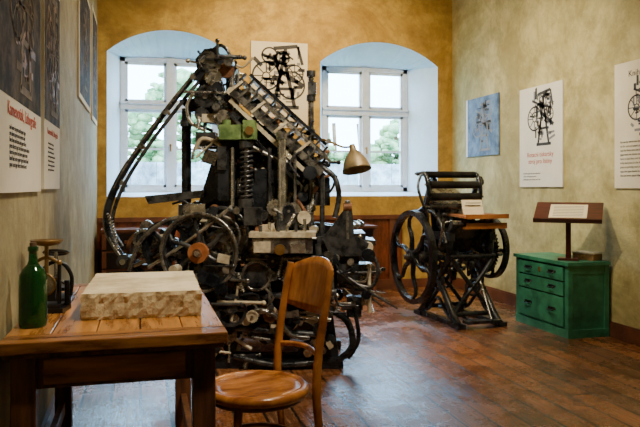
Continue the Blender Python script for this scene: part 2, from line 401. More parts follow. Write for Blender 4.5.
# ------------------------------------------------------------------ posters
def wall_frame(side, s, z):
    if side == 'R': x, y, n, o = (0,-1,0), (0,0,1), (-1,0,0), (XR-.001, s, z)
    if side == 'L': x, y, n, o = (0,1,0), (0,0,1), (1,0,0), (XL+.001, s, z)
    if side == 'B': x, y, n, o = (1,0,0), (0,0,1), (0,-1,0), (s, YB-.001, z)
    m = Matrix((( x[0], y[0], n[0], o[0]), (x[1], y[1], n[1], o[1]), (x[2], y[2], n[2], o[2]), (0,0,0,1)))
    return m
def sketch(b, cx, cy, s, m, zz, seed=1, k=1.0, dense=26, m2=None):
    rnd = random.Random(seed); m2 = m2 or M_ink2
    def ln(p, q, w=.012, mm=None): 
        a = math.atan2(q[1]-p[1], q[0]-p[0]); l = math.dist(p, q)
        b.box((cx+(p[0]+q[0])/2*s, cy+(p[1]+q[1])/2*s, zz), (l*s, w*s*k, .001), mm or m, (0, 0, a))
    def rg(x, y, r, w=.02): b.rim((cx+x*s, cy+y*s, zz), (0,0,1), r*s, (r-w)*s, .001, m, 30)
    rg(-.22, 0, .24, .03); rg(-.22, 0, .07); rg(.25, .05, .15); rg(.25, .05, .05); rg(.05, .3, .12)
    for i in range(8):
        t = i*math.pi/4; ln((-.22+.06*math.cos(t), .06*math.sin(t)), (-.22+.23*math.cos(t), .23*math.sin(t)), .015)
        ln((.25+.05*math.cos(t), .05+.05*math.sin(t)), (.25+.14*math.cos(t), .05+.14*math.sin(t)))
    ln((-.1,-.5), (.1,.45), .05); ln((.25,-.5), (.05,.4), .05); ln((-.15,-.5), (.32,-.5), .05); ln((-.05,-.2), (.25,-.2), .04)
    ln((-.1,.45), (.3,.5), .05); ln((.3,.5), (.38,.2), .04); ln((-.3,.35), (.1,.2), .04); ln((0,.1), (.4,-.15), .06)
    for i in range(dense):
        x, y = rnd.uniform(-.32,.32), rnd.uniform(-.42,.45); a = rnd.choice([0, 1.57, rnd.uniform(0, 3.1)]); l = rnd.uniform(.05,.22)
        ln((x, y), (x+l*math.cos(a), y+l*math.sin(a)), rnd.uniform(.015,.06), m2 if i % 2 else m)
def lines(parent, w, ytop, n, size, gap, m):
    words = "the press and type were cast in lead by hand and set in lines for printing on paper sheets".split()
    rnd = random.Random(n)
    for i in range(n):
        t = ' '.join(rnd.choice(words) for _ in range(7))
        text(parent, t, (-w/2, ytop-i*gap, .0165), size, m, 'LEFT', 'text_line_%d' % i)
def poster(name, side, s0, s1, z0, z1, kind):
    w = abs(s1-s0); h = z1-z0
    b = B(name); zz = .0162
    b.box((0, h/2, .0075), (w, h, .015), M_blue if kind == 'blue' else (M_white if kind in ('R2','A') else M_paper))
    if kind == 'blue':
        b.box((0, h/2, .0157), (w*.84, h*.82, .0012), M_blue); sketch(b, .03, h*.5, h*.8, M_ink2, .0175, 3, 1, 30, M_ink)
        b.box((-w*.46, h/2, .0157), (w*.05, h, .001), M_white)
    elif kind == 'R2': sketch(b, 0.02, h*.68, h*.52, M_ink, zz, 5, 1.1, 60)
    elif kind == 'R3': sketch(b, 0, h*.63, h*.42, M_ink, zz, 6, 1.1, 60)
    elif kind == 'back': sketch(b, 0, h*.6, h*.72, M_ink, zz, 7, 1.2, 50); b.rim((.14, h*.5, zz), (0,0,1), .17, .15, .001, M_ink); b.rim((-.12, h*.84, zz), (0,0,1), .1, .08, .001, M_ink)
    elif kind == 'A':
        b.box((0, .34+(h-.36)/2, .0157), (w*.97, h-.36, .0012), M_photo); sketch(b, 0, .34+(h-.36)*.5, (h-.4)*.9, M_photo2, .0175, 9, 1, 40, M_rust)
    elif kind == 'dark': b.box((0, h/2, .0157), (w*.9, h*.92, .0012), M_photo); sketch(b, 0, h/2, h*.7, M_photo2, .0175, 10)
    o = b.done(mw=wall_frame(side, (s0+s1)/2, z0))
    if kind == 'R2':
        text(o, 'Rotacni tiskarsky\nstroj pro listiny', (0, h*.30, .0165), .066, M_red)
        lines(o, w*.8, h*.13, 3, .018, .03, M_ink)
    if kind == 'R3':
        text(o, 'Knihtiskarsky', (0, h*.88, .0165), .07, M_ink); lines(o, w*.8, h*.36, 9, .024, .034, M_ink)
    if kind == 'A':
        text(o, 'Kamenotisk, Lithografie', (0, .275, .0165), w*.07, M_red); lines(o, w*.6, .225, 7, w*.026, .022, M_ink)
    if kind == 'back': text(o, 'Tiskarna', (0, h*.08, .0165), .06, M_red)
poster('wall_poster', 'L', 2.38, 3.37, 1.23, 2.35, 'A')
poster('wall_poster', 'L', 3.48, 4.12, 1.24, 2.32, 'A')
poster('framed_photograph', 'L', 5.40, 6.6, 1.93, 2.9, 'dark')
poster('framed_photograph', 'L', 6.85, 7.6, 1.9, 3.0, 'dark')
poster('blueprint_poster', 'R', 6.72, 7.50, 1.61, 2.29, 'blue')
poster('wall_poster', 'R', 5.55, 6.29, 1.25, 2.25, 'R2')
poster('wall_poster', 'R', 4.12, 4.83, 1.24, 2.26, 'R3')
poster('wall_poster', 'B', 1.25, 1.93, 1.95, 2.96, 'back')

# ------------------------------------------------------------------ table
b = B('work_table'); zt = .75
x0, x1, y0, y1 = -.44, .292, 2.35, 3.72
n = 5; w = (x1-x0)/n
for i in range(n): b.bb((x0+i*w+.0015, y0+.125, zt-.038), (x0+(i+1)*w-.0015, y1-.1, zt-.0003*i), M_table)
b.bb((x0, y0, zt-.040), (x1, y0+.123, zt), M_table2); b.bb((x0, y1-.098, zt-.038), (x1, y1, zt), M_table2)
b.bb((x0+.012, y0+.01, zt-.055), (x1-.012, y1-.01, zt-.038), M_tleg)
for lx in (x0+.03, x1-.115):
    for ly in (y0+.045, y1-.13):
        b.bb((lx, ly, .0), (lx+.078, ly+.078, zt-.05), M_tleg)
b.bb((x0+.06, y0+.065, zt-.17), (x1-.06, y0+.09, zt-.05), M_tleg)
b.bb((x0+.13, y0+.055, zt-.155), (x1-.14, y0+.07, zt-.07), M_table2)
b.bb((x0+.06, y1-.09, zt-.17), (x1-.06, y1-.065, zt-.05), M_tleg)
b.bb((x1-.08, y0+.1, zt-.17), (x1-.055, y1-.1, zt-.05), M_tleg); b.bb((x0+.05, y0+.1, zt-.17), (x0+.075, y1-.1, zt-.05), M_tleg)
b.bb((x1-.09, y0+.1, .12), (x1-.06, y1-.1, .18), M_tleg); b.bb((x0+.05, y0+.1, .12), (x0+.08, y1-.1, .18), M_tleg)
b.bb((x0+.07, 3.0, .125), (x1-.07, 3.06, .175), M_tleg)
b.done(bevel=.004)

# litho stone
rnd = random.Random(3)
b = B('lithographic_stone'); nx, ny = 26, 34; W, D, T = .445, .64, .098
out = []
for i in range(nx): out.append((-W/2+W*i/nx, -D/2))
for i in range(ny): out.append((W/2, -D/2+D*i/ny))
for i in range(nx): out.append((W/2-W*i/nx, D/2))
for i in range(ny): out.append((-W/2, D/2-D*i/ny))
m_ = len(out); vs = []; lev = [0, .012, .035, .06, .084, T]
for li, z in enumerate(lev):
    for (x, y) in out:
        k = 1-.012*(li in (0, 5)); j = .006 if 0 < li < 5 else .002
        vs.append((x*k+rnd.uniform(-j, j), y*k+rnd.uniform(-j, j), z))
fs = [(l*m_+i, l*m_+(i+1) % m_, (l+1)*m_+(i+1) % m_, (l+1)*m_+i) for l in range(5) for i in range(m_)]
b.add(vs, fs, M_stone2); b.add(vs[-m_:], [tuple(range(m_))], M_stone); b.add(vs[:m_], [tuple(range(m_))[::-1]], M_stone)
b.done(loc=(.015, 3.00, zt+.0005), rotz=R(-1.5))

# bottle
b = B('green_glass_bottle')
b.lathe((0,0,0), (0,0,1), [(.02,.006),(.044,.0),(.047,.006),(.048,.02),(.048,.165),(.046,.185),(.036,.205),(.02,.222),(.0155,.235),(.0145,.268),(.018,.27),(.018,.285),(.0125,.287)], M_glass, 28)
b.cyl((0,0,.262), (0,0,.300), .0115, M_cork)
b.done(loc=(-.372, 2.62, zt+.001))

# balance scale : base, two columns, beam, dial sector and pan
b = B('balance_scale')
b.bb((-.08, -.06, 0), (.08, .06, .018), M_blk); b.bb((-.065, -.05, .018), (.065, .05, .030), M_blk)
for sx in (-.05, .05): b.cyl((sx,0,.02), (sx,0,.19), .008, M_blk); b.sphere((sx,0,.195), .012, M_dbrass, 8)
b.tube([(-.055,0,.19), (0,0,.215), (.055,0,.19)], .007, M_dbrass, sub=4); b.box((0,0,.13), (.10,.012,.01), M_dbrass)
b.box((0,.01,.075), (.075,.04,.07), M_blk)
b.cyl((0,0,.04), (0,0,.262), .008, M_dbrass); b.lathe((0,0,.262), (0,0,1), [(.02,0),(.050,.006),(.062,.02),(.064,.024),(.060,.022),(.02,.01)], M_dbrass, 24)
b.ring((0,-.03,.11), (0,1,0), .042, .005, M_dbrass, 24, 6); b.disc((0,-.03,.11), (0,1,0), .038, .004, M_steel2); b.box((0,-.034,.12), (.004,.004,.05), M_blk)
b.tube([(-.08,.02,.10), (0,.02,.135), (.08,.02,.10)], .006, M_steel2, sub=4); b.cyl((.075,.02,.02), (.075,.02,.12), .010, M_blk)
b.done(loc=(-.365, 2.93, zt+.001), rotz=R(-10))
b = B('iron_letter_press')
b.bb((-.07,-.09,0), (.07,.09,.02), M_blk); b.bb((-.06,-.08,.05), (.06,.08,.065), M_blk)
for sx in (-.06,.06): b.tube([(sx,0,.02), (sx*1.1,0,.10), (sx*.6,0,.155), (0,0,.17)], .009, M_blk, sub=4)
b.cyl((0,0,.06), (0,0,.215), .009, M_steel2); b.ring((0,0,.21), (0,.3,1), .05, .006, M_blk, 24, 6); b.cyl((-.05,0,.21), (.05,0,.21), .005, M_blk)
b.done(loc=(-.36, 3.20, zt+.001))

# ------------------------------------------------------------------ chair  (faces -x locally)
b = B('bentwood_chair'); sz = .462
def oval(rx, ry, z, n=36): return [(rx*math.cos(2*math.pi*i/n), ry*math.sin(2*math.pi*i/n), z) for i in range(n)]
b.tube(oval(.190, .195, sz-.018), .021, M_chair, 10, True)
b.lathe((0,0,sz-.026), (0,0,1), [(.185,0), (.192,.012), (.185,.022), (.14,.017), (.05,.013)], M_chair, 40)
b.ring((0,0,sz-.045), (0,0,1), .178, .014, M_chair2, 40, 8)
for sy in (-1, 1):
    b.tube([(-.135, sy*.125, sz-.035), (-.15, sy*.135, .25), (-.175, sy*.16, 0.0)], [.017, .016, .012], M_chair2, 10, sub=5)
    b.tube([(.24, sy*.165, 0), (.20, sy*.168, .22), (.178, sy*.168, .44), (.190, sy*.170, .62), (.220, sy*.172, .79), (.243, sy*.165, .92)], [.013,.016,.018,.017,.016,.014], M_chair, 10, sub=5)
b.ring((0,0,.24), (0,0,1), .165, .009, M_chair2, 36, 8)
def panel(z0, z1, top=0.0, t=.012, n=14):
    vs = []; fs = []
    nz = 7
    for k in range(nz+1):
        f = k/nz
        for i in range(n+1):
            g = -1+2*i/n; y = g*.172
            zz = z0+(z1-z0)*f + top*f*(1-g*g) - .02*(1-f)*(1-g*g)
            xx = .190+(zz-.62)*.19 + .04*(1-g*g)
            vs.append((xx, y, zz))
    m1 = len(vs); vs += [(x+t, y, z) for x, y, z in vs]
    for k in range(nz):
        for i in range(n):
            a = k*(n+1)+i; fs += [(a, a+1, a+n+2, a+n+1), (a+m1, a+n+1+m1, a+n+2+m1, a+1+m1)]
    edge = [i for i in range(n+1)]+[k*(n+1)+n for k in range(1, nz+1)]+[nz*(n+1)+i for i in range(n-1, -1, -1)]+[k*(n+1) for k in range(nz-1, 0, -1)]
    for i in range(len(edge)): a, c = edge[i], edge[(i+1) % len(edge)]; fs.append((a, c, c+m1, a+m1))
    b.add(vs, fs, M_chair, True)
panel(.745, .905, .05)
b.tube([(.19,-.168,.57), (.215,-.09,.58), (.225,0,.585), (.215,.09,.58), (.19,.168,.57)], .011, M_chair, sub=4)
b.done(loc=(.452, 2.70, 0.0), rotz=R(16))

# ------------------------------------------------------------------ linotype (elevation drawing units: 136 per metre)
b = B('linotype_machine')
def E(a, c, v=0.0): return ((a-245)/136, v, (357-c)/136)
def poly(pts): return [((a-245)/136, (357-c)/136) for a, c in pts]
frame = poly([(186,352),(184,300),(176,270),(180,232),(197,208),(212,160),(224,128),(238,112),(256,118),(262,150),(266,205),(300,222),(335,226),(346,246),(338,286),(330,300),(338,352),(318,352),(306,318),(232,318),(214,352)])
for off in (.26, .02): b.plate(frame, M_iron, t=.045, off=off)
b.plate(poly([(222,352),(226,300),(250,290),(330,292),(338,352),(322,352),(312,316),(246,316),(238,352)]), M_iron, t=.045, off=-.26)
for v in (-.28, .26):
    b.box(E(262, 352, v), (1.15, .09, .07), M_iron)
    b.cyl(E(190,357,v), E(190,348,v), .06, M_iron); b.cyl(E(334,357,v), E(334,348,v), .06, M_iron)
b.box(E(262,346,0), (.95, .55, .05), M_iron)
b.box(E(262,318,0), (.8, .42, .20), M_iron2)
b.box(E(285,282,-.05), (.62, .46, .34), M_iron)
b.box(E(225,285,-.02), (.38, .40, .42), M_iron)
b.tube([E(325,300,-.30), E(345,312,-.32), E(350,335,-.32), E(336,349,-.32), E(318,350,-.30)], .024, M_iron, sub=5)
b.tube([E(240,345,-.34), E(280,352,-.36), E(318,350,-.34)], .02, M_iron2, sub=5)
sh = [(232, -.22), (238, -.16), (244,-.10), (250,-.04), (252,.04), (252,.10), (252,.16)]
for i, (a, v) in enumerate(sh):
    b.disc(E(232+i*1.0, 262, v), (0,1,0), .24+.03*math.sin(i*2.1), .035, M_iron2 if i % 2 else M_steel2, 36)
b.cyl(E(235,262,-.45), E(235,262,.4), .03, M_steel)
b.wheel(E(209,247,-.40), (.12,1,0), .265, M_iron2, 6, .05, .028, .25, .05, .014, .3, M_copper)
b.ring(E(209,247,-.43), (.12,1,0), .262, .012, M_steel2)
b.disc(E(209,247,-.44), (.12,1,0), .068, .05, M_copper); b.disc(E(209,247,-.47), (.12,1,0), .03, .05, M_rust)
b.wheel(E(176,243,-.30), (.3,1,0), .18, M_iron, 5, .06, .03, .1, .05, .014, .1)
b.ring(E(228,232,-.36), (.1,1,0), .19, .014, M_iron2); b.ring(E(228,232,-.36), (.1,1,0), .13, .010, M_steel2)
b.gear(E(152,238,-.2), (.2,1,0), .085, .05, M_steel2, 22)
b.wheel(E(150,248,-.1), (.2,1,0), .14, M_rust, 5, .08, .03, 0, .04, .014)
b.cyl(E(209,247,-.5), E(209,247,.0), .02, M_steel)
b.tube([E(140,266,-.28), E(150,240,-.3), E(170,222,-.32), E(196,214,-.34), E(222,214,-.34), E(240,226,-.34)], .017, M_steel2, sub=5)
b.tube([E(186,300,-.36), E(200,312,-.38), E(228,308,-.38), E(246,285,-.38), E(248,262,-.38)], .018, M_iron2, sub=5)
b.tube([E(160,262,-.34), E(182,248,-.36), E(210,228,-.4), E(238,205,-.36)], .014, M_steel, sub=5)
arm = [E(214,54,-.02), E(196,76,-.05), E(170,110,-.08), E(146,144,-.10), E(125,178,-.12), E(114,206,-.14), E(114,228,-.15), E(124,248,-.16), E(136,262,-.16)]
b.tube(arm, [.030,.032,.034,.036,.042,.046,.046,.038,.030], M_iron, 6, sub=5, flat=.6)
arm2 = [E(216,66,-.02), E(198,86,-.07), E(175,116,-.10), E(151,149,-.12), E(131,182,-.14), E(121,208,-.16), E(120,228,-.17), E(129,244,-.17)]
b.tube(arm2, .014, M_iron2, 8, sub=5)
b.tube([(x, y-.03, z) for x, y, z in arm], .009, M_steel2, 8, sub=5)
for (a, c) in ((196,80),(170,114),(146,147),(126,182)): b.disc(E(a,c,-.12), (0,1,0), .022, .06, M_steel2, 12)
b.disc(E(133,258,-.2), (0,1,0), .05, .10, M_iron2); b.disc(E(133,258,-.26), (0,1,0), .02, .03, M_steel)
b.tube([E(136,262,-.16), E(150,272,-.14), E(172,276,-.1), E(190,272,-.05)], .028, M_iron, sub=4)
b.spring(E(118,212,-.22), E(126,246,-.22), .014, .004, 12, M_steel)
b.cyl(E(185,108,.05), E(185,216,.05), .036, M_iron); b.cyl(E(185,120,.05), E(185,126,.05), .048, M_iron2); b.cyl(E(185,205,.05), E(185,216,.05), .06, M_iron2)
b.plate(poly([(146,196),(205,190),(205,197),(150,204)]), M_iron2, t=.2, off=.05)
b.plate(poly([(178,100),(214,96),(230,102),(230,109),(190,112)]), M_iron, t=.12, off=.05)
b.plate(poly([(196,60),(205,50),(216,49),(224,60),(222,88),(232,104),(228,126),(206,124),(196,104),(200,84)]), M_iron, t=.07, off=.0)
b.gear(E(209,62,-.06), (0,1,0), .07, .03, M_steel2, 20); b.gear(E(215,79,-.08), (0,1,0), .065, .03, M_steel, 18)
b.gear(E(207,98,-.08), (0,1,0), .085, .03, M_iron2, 26); b.gear(E(222,110,-.1), (0,1,0), .06, .03, M_steel2, 18)
b.disc(E(228,72,-.04), (0,1,0), .055, .09, M_rust); b.disc(E(204,116,-.06), (0,1,0), .05, .12, M_iron2)
b.tube([E(214,50,-.02), E(222,46,-.02), E(230,56,-.02), E(228,72,-.02)], .013, M_iron2, sub=4)
b.tube([E(196,95,-.1), E(190,108,-.12), E(194,124,-.12), E(208,132,-.1)], .013, M_steel, sub=4)
for i in range(7):
    b.cyl(E(202+i*4, 56+i*9, -.16), E(202+i*4, 56+i*9, .28), .009+.003*(i % 3), M_steel if i % 2 else M_iron2)
b.box(E(216,120,-.1), (.16,.08,.06), M_cream); b.box(E(208,140,-.05), (.14,.12,.10), M_iron2)
b.tube([E(198,150,-.12), E(206,140,-.14), E(222,146,-.14), E(228,160,-.12)], .016, M_cream, sub=4)
b.box(E(213,158,-.1), (.10,.1,.10), M_steel2, (0,.3,0))
b.cyl(E(205,72,.0), E(236,66,.4), .014, M_steel2); b.cyl(E(232,64,-.05), E(234,118,-.05), .022, M_steel2)
b.cyl(E(228,58,.0), E(228,130,.0), .016, M_iron2); b.cyl(E(236,66,.1), E(236,122,.1), .013, M_steel2)
def slab(a0, c0, a1, c1, th, v0, v1, m):
    p, q = Vector(E(a0, c0)), Vector(E(a1, c1)); d = q-p; l = d.length; a = math.atan2(-d.z, d.x)
    b.box(((p.x+q.x)/2, (v0+v1)/2, (p.z+q.z)/2), (l, v1-v0, th), m, (0, a, 0))
slab(238,92,322,168,.035,-.22,.30,M_iron2)
slab(244,84,326,158,.030,-.20,.28,M_steel2)
slab(252,78,326,146,.022,-.16,.24,M_iron)
slab(234,104,312,178,.03,-.24,-.20,M_cream)
slab(236,96,322,174,.05,-.26,-.225,M_steel2)
slab(250,92,330,163,.02,-.25,-.21,M_steel)
slab(232,116,300,184,.02,-.26,-.20,M_iron2)
for i in range(12):
    f = i/11; a, c = 240+78*f, 92+70*f
    b.box(E(a, c, -.235), (.018, .07, .12), M_steel2 if i % 3 else M_cream, (0, .9, 0))
    b.box(E(a+6, c-10, -.21), (.014, .05, .07), M_iron2, (0, .75, 0))
b.plate(poly([(262,118),(292,146),(318,168),(330,178),(330,206),(300,206),(296,178),(264,146)]), M_iron, t=.04, off=.12)
b.plate(poly([(256,120),(276,136),(300,162),(306,206),(268,206),(262,160)]), M_iron, t=.04, off=.0)
b.tube([E(322,168,-.2), E(334,178,-.2), E(338,196,-.22), E(334,216,-.24)], .02, M_iron2, sub=4)
b.cyl(E(311,72,-.05), E(311,232,-.05), .021, M_steel2)
for c in (72, 96, 130, 168, 205): b.cyl(E(311,c,-.05), E(311,c+6,-.05), .034, M_iron2)
b.box(E(312,90,-.06), (.06,.06,.09), M_iron2)
b.cyl(E(284,140,-.32), E(284,228,-.32), .029, M_steel); b.cyl(E(284,136,-.32), E(284,142,-.32), .038, M_steel2); b.cyl(E(284,218,-.32), E(284,228,-.32), .04, M_iron2)
b.cyl(E(296,152,-.26), E(296,228,-.26), .012, M_steel2); b.cyl(E(272,150,-.26), E(272,228,-.26), .014, M_iron2)
b.cyl(E(322,176,-.2), E(322,234,-.2), .018, M_iron2)
b.box(E(243,136,-.30), (.25,.14,.10), M_mgreen); b.box(E(254,134,-.31), (.08,.16,.13), M_mgreen); b.cyl(E(232,129,-.3), E(232,124,-.3), .03, M_mgreen)
b.disc(E(255,135,-.40), (0,1,0), .03, .02, M_brass)
b.spring(E(251,150,-.33), E(251,200,-.33), .040, .009, 11, M_iron2); b.cyl(E(251,144,-.33), E(251,206,-.33), .014, M_steel2)
b.cyl(E(251,144,-.33), E(251,150,-.33), .05, M_iron2); b.cyl(E(251,198,-.33), E(251,206,-.33), .055, M_iron2)
b.box(E(232,175,-.25), (.12,.1,.36), M_iron); b.cyl(E(238,150,-.32), E(238,205,-.32), .012, M_steel)
b.box(E(228,160,-.31), (.06,.03,.16), M_iron2); b.box(E(266,190,-.15), (.16,.2,.3), M_iron)
b.box(E(286,230,-.42), (.44,.20,.035), M_cream); b.box(E(286,240,-.42), (.40,.17,.10), M_steel2); b.box(E(268,241,-.51), (.11,.03,.07), M_cream)
b.box(E(300,242,-.51), (.10,.03,.06), M_steel); b.disc(E(284,243,-.53), (0,1,0), .035, .03, M_brass)
for i in range(6): b.cyl(E(266+i*8,228,-.46), E(266+i*8,222-(i % 3)*3,-.46), .011, M_steel if i % 2 else M_iron2)
b.box(E(258,214,-.35), (.12,.1,.12), M_iron2); b.box(E(300,216,-.3), (.20,.12,.07), M_iron2)
b.disc(E(262,268,-.40), (0,1,0), .10, .06, M_iron2); b.ring(E(262,268,-.44), (0,1,0), .095, .012, M_steel2, 28)
b.disc(E(298,270,-.36), (0,1,0), .12, .05, M_iron); b.gear(E(298,270,-.40), (0,1,0), .10, .03, M_steel2, 26)
b.wheel(E(238,300,-.42), (0,1,0), .11, M_iron2, 4, .03, .02, 0, .03, .01)
for (p, q, r, m) in [((250,255),(330,252),.018,M_steel2), ((248,290),(335,284),.022,M_iron2), ((256,302),(330,310),.014,M_steel), ((240,318),(325,324),.02,M_iron2), ((270,250),(276,320),.018,M_steel2), ((318,240),(322,330),.022,M_iron2), ((246,325),(300,332),.012,M_steel2)]:
    b.cyl(E(*p,-.36), E(*q,-.38), r, m)
b.tube([E(246,312,-.4), E(262,300,-.42), E(280,306,-.42), E(292,322,-.42), E(310,326,-.4)], .017, M_steel2, sub=5)
b.tube([E(300,290,-.4), E(316,298,-.42), E(326,286,-.42), E(322,268,-.4)], .015, M_steel, sub=5)
b.box(E(340,236,-.05), (.34,.44,.05), M_iron2, (0,-.08,0)); b.box(E(338,250,-.05), (.28,.40,.16), M_iron)
b.box(E(346,226,-.08), (.24,.40,.02), M_steel2, (0,-.25,0))
for i in range(7):
    for j in range(5): b.cyl(E(334+i*4.2, 231-i*1.0, -.24+j*.08), E(334+i*4.2, 226-i*1.0, -.24+j*.08), .010, M_cream if (i+j) % 3 else M_blk, seg=8)
b.plate(poly([(322,236),(344,206),(350,206),(352,232),(366,240),(362,252),(330,252)]), M_iron2, t=.03, off=-.28)
b.cyl(E(346,200,-.28), E(346,236,-.28), .018, M_steel2); b.cyl(E(342,206,-.28), E(350,206,-.28), .03, M_rust)
b.box(E(350,268,-.2), (.20,.16,.12), M_iron2); b.disc(E(366,266,-.22), (0,1,0), .05, .12, M_steel2)
b.tube([E(330,262,-.3), E(350,276,-.32), E(368,280,-.34), E(374,262,-.34), E(366,246,-.3)], .014, M_iron2, sub=5)
for i, (a, c) in enumerate([(392,300),(388,296),(380,302),(384,290),(374,298)]):
    b.tube([E(338,266+i*4,-.3+i*.04), E(358,280+i*2,-.34+i*.05), E(a,c,-.36+i*.07)], [.013,.011,.005], M_steel2 if i % 2 else M_iron2, 8, sub=3)
b.box(E(352,300,-.25), (.10,.10,.14), M_iron); b.cyl(E(340,300,-.28), E(360,300,-.28), .025, M_iron2); b.tube([E(352,300,-.3),E(356,330,-.3),E(346,348,-.3)], .016, M_iron, sub=4)
b.box(E(364,240,.0), (.14,.30,.03), M_iron2, (0,.1,0))
# work lamp
b.tube([E(311,140,-.05), E(318,140,-.12), E(328,143,-.2), E(341,149,-.26), E(349,149,-.28)], .008, M_brass, sub=5)
b.disc(E(328,143,-.2), (0,1,0), .018, .03, M_steel2)
ax = Vector((.18,-.25,-1)).normalized(); c0 = Vector(E(350,147,-.28))
b.lathe(c0, ax, [(.018,0),(.022,.02),(.026,.045),(.050,.070),(.080,.12),(.098,.175),(.102,.19),(.098,.186),(.075,.12),(.045,.08),(.01,.06)], M_lamp, 28)
b.sphere(c0+ax*.12, .03, M_inner, 12)
rnd = random.Random(11)
ms = [M_iron, M_iron2, M_iron2, M_steel2, M_steel2, M_steel, M_rust, M_iron, M_iron, M_cream]
regions = [((190,318),(206,232),(-.42,.1),80), ((185,335),(250,318),(-.46,-.28),140), ((198,236),(56,150),(-.18,.2),65), ((240,320),(150,212),(-.28,.1),80), ((318,368),(236,300),(-.36,.1),50), ((236,316),(96,170),(-.26,.0),30), ((205,330),(322,346),(-.36,-.2),35), ((140,190),(226,276),(-.2,.1),25)]
for (ra, rc, rv, cnt) in regions:
    for i in range(cnt):
        a, c, v = rnd.uniform(*ra), rnd.uniform(*rc), rnd.uniform(*rv)
        if ra == (236,316) and abs((c-96)-(a-236)*.9) > 22: continue
        m = rnd.choice(ms); k = rnd.random()
        if k < .28: b.disc(E(a,c,v), (rnd.uniform(-.2,.2),1,0), rnd.uniform(.015,.05), rnd.uniform(.02,.09), m, 14)
        elif k < .55:
            t = rnd.choice([0, math.pi/2, rnd.uniform(0, 3.1)]); l = rnd.uniform(.05,.16)
            p = Vector(E(a,c,v)); d = Vector((math.cos(t), rnd.uniform(-.3,.3), math.sin(t)))*l
            b.cyl(p-d, p+d, rnd.uniform(.006,.014), m, seg=8); b.sphere(p+d, .018, m, 8)
        elif k < .75: b.box(E(a,c,v), (rnd.uniform(.02,.10), rnd.uniform(.03,.08), rnd.uniform(.02,.09)), m, (0, rnd.uniform(-.6,.6), 0))
        elif k < .87:
            p = Vector(E(a,c,v)); t = rnd.uniform(0, 6.3); l = rnd.uniform(.06,.12)
            b.tube([p, p+Vector((math.cos(t)*l, -.02, math.sin(t)*l)), p+Vector((math.cos(t+.7)*l*1.7, -.03, math.sin(t+.7)*l*1.7))], .009, m, 6, sub=3)
        elif k < .94: b.gear(E(a,c,v), (0,1,0), rnd.uniform(.03,.06), .025, m, 16)
        else: b.spring(E(a,c,v), E(a+rnd.uniform(-8,8),c+rnd.uniform(10,20),v), .014, .004, 9, M_steel)
b.done(loc=(.745, 4.974, 0), rotz=R(-14.8))

# ------------------------------------------------------------------ platen press
b = B('treadle_platen_press')
for sx in (-.12, .30):
    for sg in (-1, 1):
        b.tube([(sx, sg*.36, .03), (sx, sg*.26, .12), (sx, sg*.10, .30), (sx, -sg*.08, .46), (sx, -sg*.20, .62), (sx, -sg*.22, .78)], [.034,.032,.030,.030,.032,.034], M_iron, 8, sub=4)
        b.box((sx, sg*.36, .02), (.08, .14, .04), M_iron)
    b.box((sx, 0, .025), (.05, .80, .04), M_iron); b.box((sx, 0, .80), (.06, .52, .07), M_iron)
    b.ring((sx, 0, .38), (1,0,0), .09, .016, M_iron, 24); b.box((sx, 0, .60), (.04, .40, .05), M_iron)
    b.tube([(sx,-.30,.05),(sx,-.16,.10),(sx,0,.22),(sx,.16,.10),(sx,.30,.05)], .016, M_iron, sub=4)
for yy in (-.26, .24):
    b.tube([(-.12,yy,.08), (.0,yy,.24), (.18,yy,.44), (.30,yy,.60)], .020, M_iron, sub=4); b.tube([(.30,yy,.08), (.18,yy,.24), (0,yy,.44), (-.12,yy,.60)], .020, M_iron, sub=4)
    b.cyl((-.14,yy,.10), (.32,yy,.10), .022, M_iron); b.cyl((-.14,yy,.62), (.32,yy,.62), .022, M_iron)
    b.ring((.09,yy,.34), (0,1,0), .07, .012, M_iron, 24)
b.box((.09,-.42,.06), (.34,.10,.025), M_iron); b.tube([(.0,-.40,.06),(.0,.0,.10),(.0,.30,.09)], .014, M_iron); b.cyl((.2,-.4,.06), (.28,.05,.58), .012, M_steel2)
b.cyl((-.14,.30,.09), (.32,.30,.09), .016, M_iron)
b.wheel((-.36,.05,.60), (1,0,0), .435, M_iron, 6, .055, .045, .35, .06, .018, .2)
b.cyl((-.44,.05,.60), (.60,.05,.60), .024, M_steel2)
b.wheel((.50,.10,.66), (1,0,0), .30, M_iron, 5, .05, .035, .2, .05, .018); b.gear((.44,.10,.66), (1,0,0), .24, .03, M_iron2, 40)
b.gear((.38,.05,.60), (1,0,0), .08, .04, M_steel2, 18); b.wheel((-.22,.05,.60), (1,0,0), .15, M_iron2, 4, .06, .03)
b.box((.09,.10,.88), (.42,.06,.46), M_iron, (-.18,0,0)); b.box((.09,.05,.90), (.36,.02,.36), M_steel2, (-.18,0,0))
b.box((.09,-.14,.80), (.42,.05,.36), M_iron2, (.75,0,0)); b.box((.09,-.155,.83), (.37,.02,.30), M_steel2, (.75,0,0))
for sx in (-.16, .34):
    b.tube([(sx,.12,.62), (sx,.16,.85), (sx,.16,1.08), (sx,.08,1.26), (sx,.0,1.34)], [.035,.034,.030,.026,.02], M_iron, 8, sub=4)
    b.tube([(sx,-.22,.74), (sx,-.12,.92), (sx,.04,1.02), (sx,.14,1.02)], .018, M_iron2, sub=4)
    b.disc((sx,.12,.66), (1,0,0), .07, .06, M_iron2); b.disc((sx,.02,1.30), (1,0,0), .035, .05, M_iron2)
b.disc((.02,.12,1.16), (0,-.55,.83), .19, .025, M_steel2, 36)
for (yy, zz, r, m) in ((-.04,1.365,.032,M_blk), (.10,1.375,.024,M_iron2), (-.10,1.27,.036,M_blk), (-.12,1.16,.036,M_blk), (-.10,1.07,.026,M_iron2)):
    b.cyl((-.26,yy,zz), (.24,yy,zz), r, m); b.cyl((-.31,yy,zz), (.29,yy,zz), .010, M_steel2)
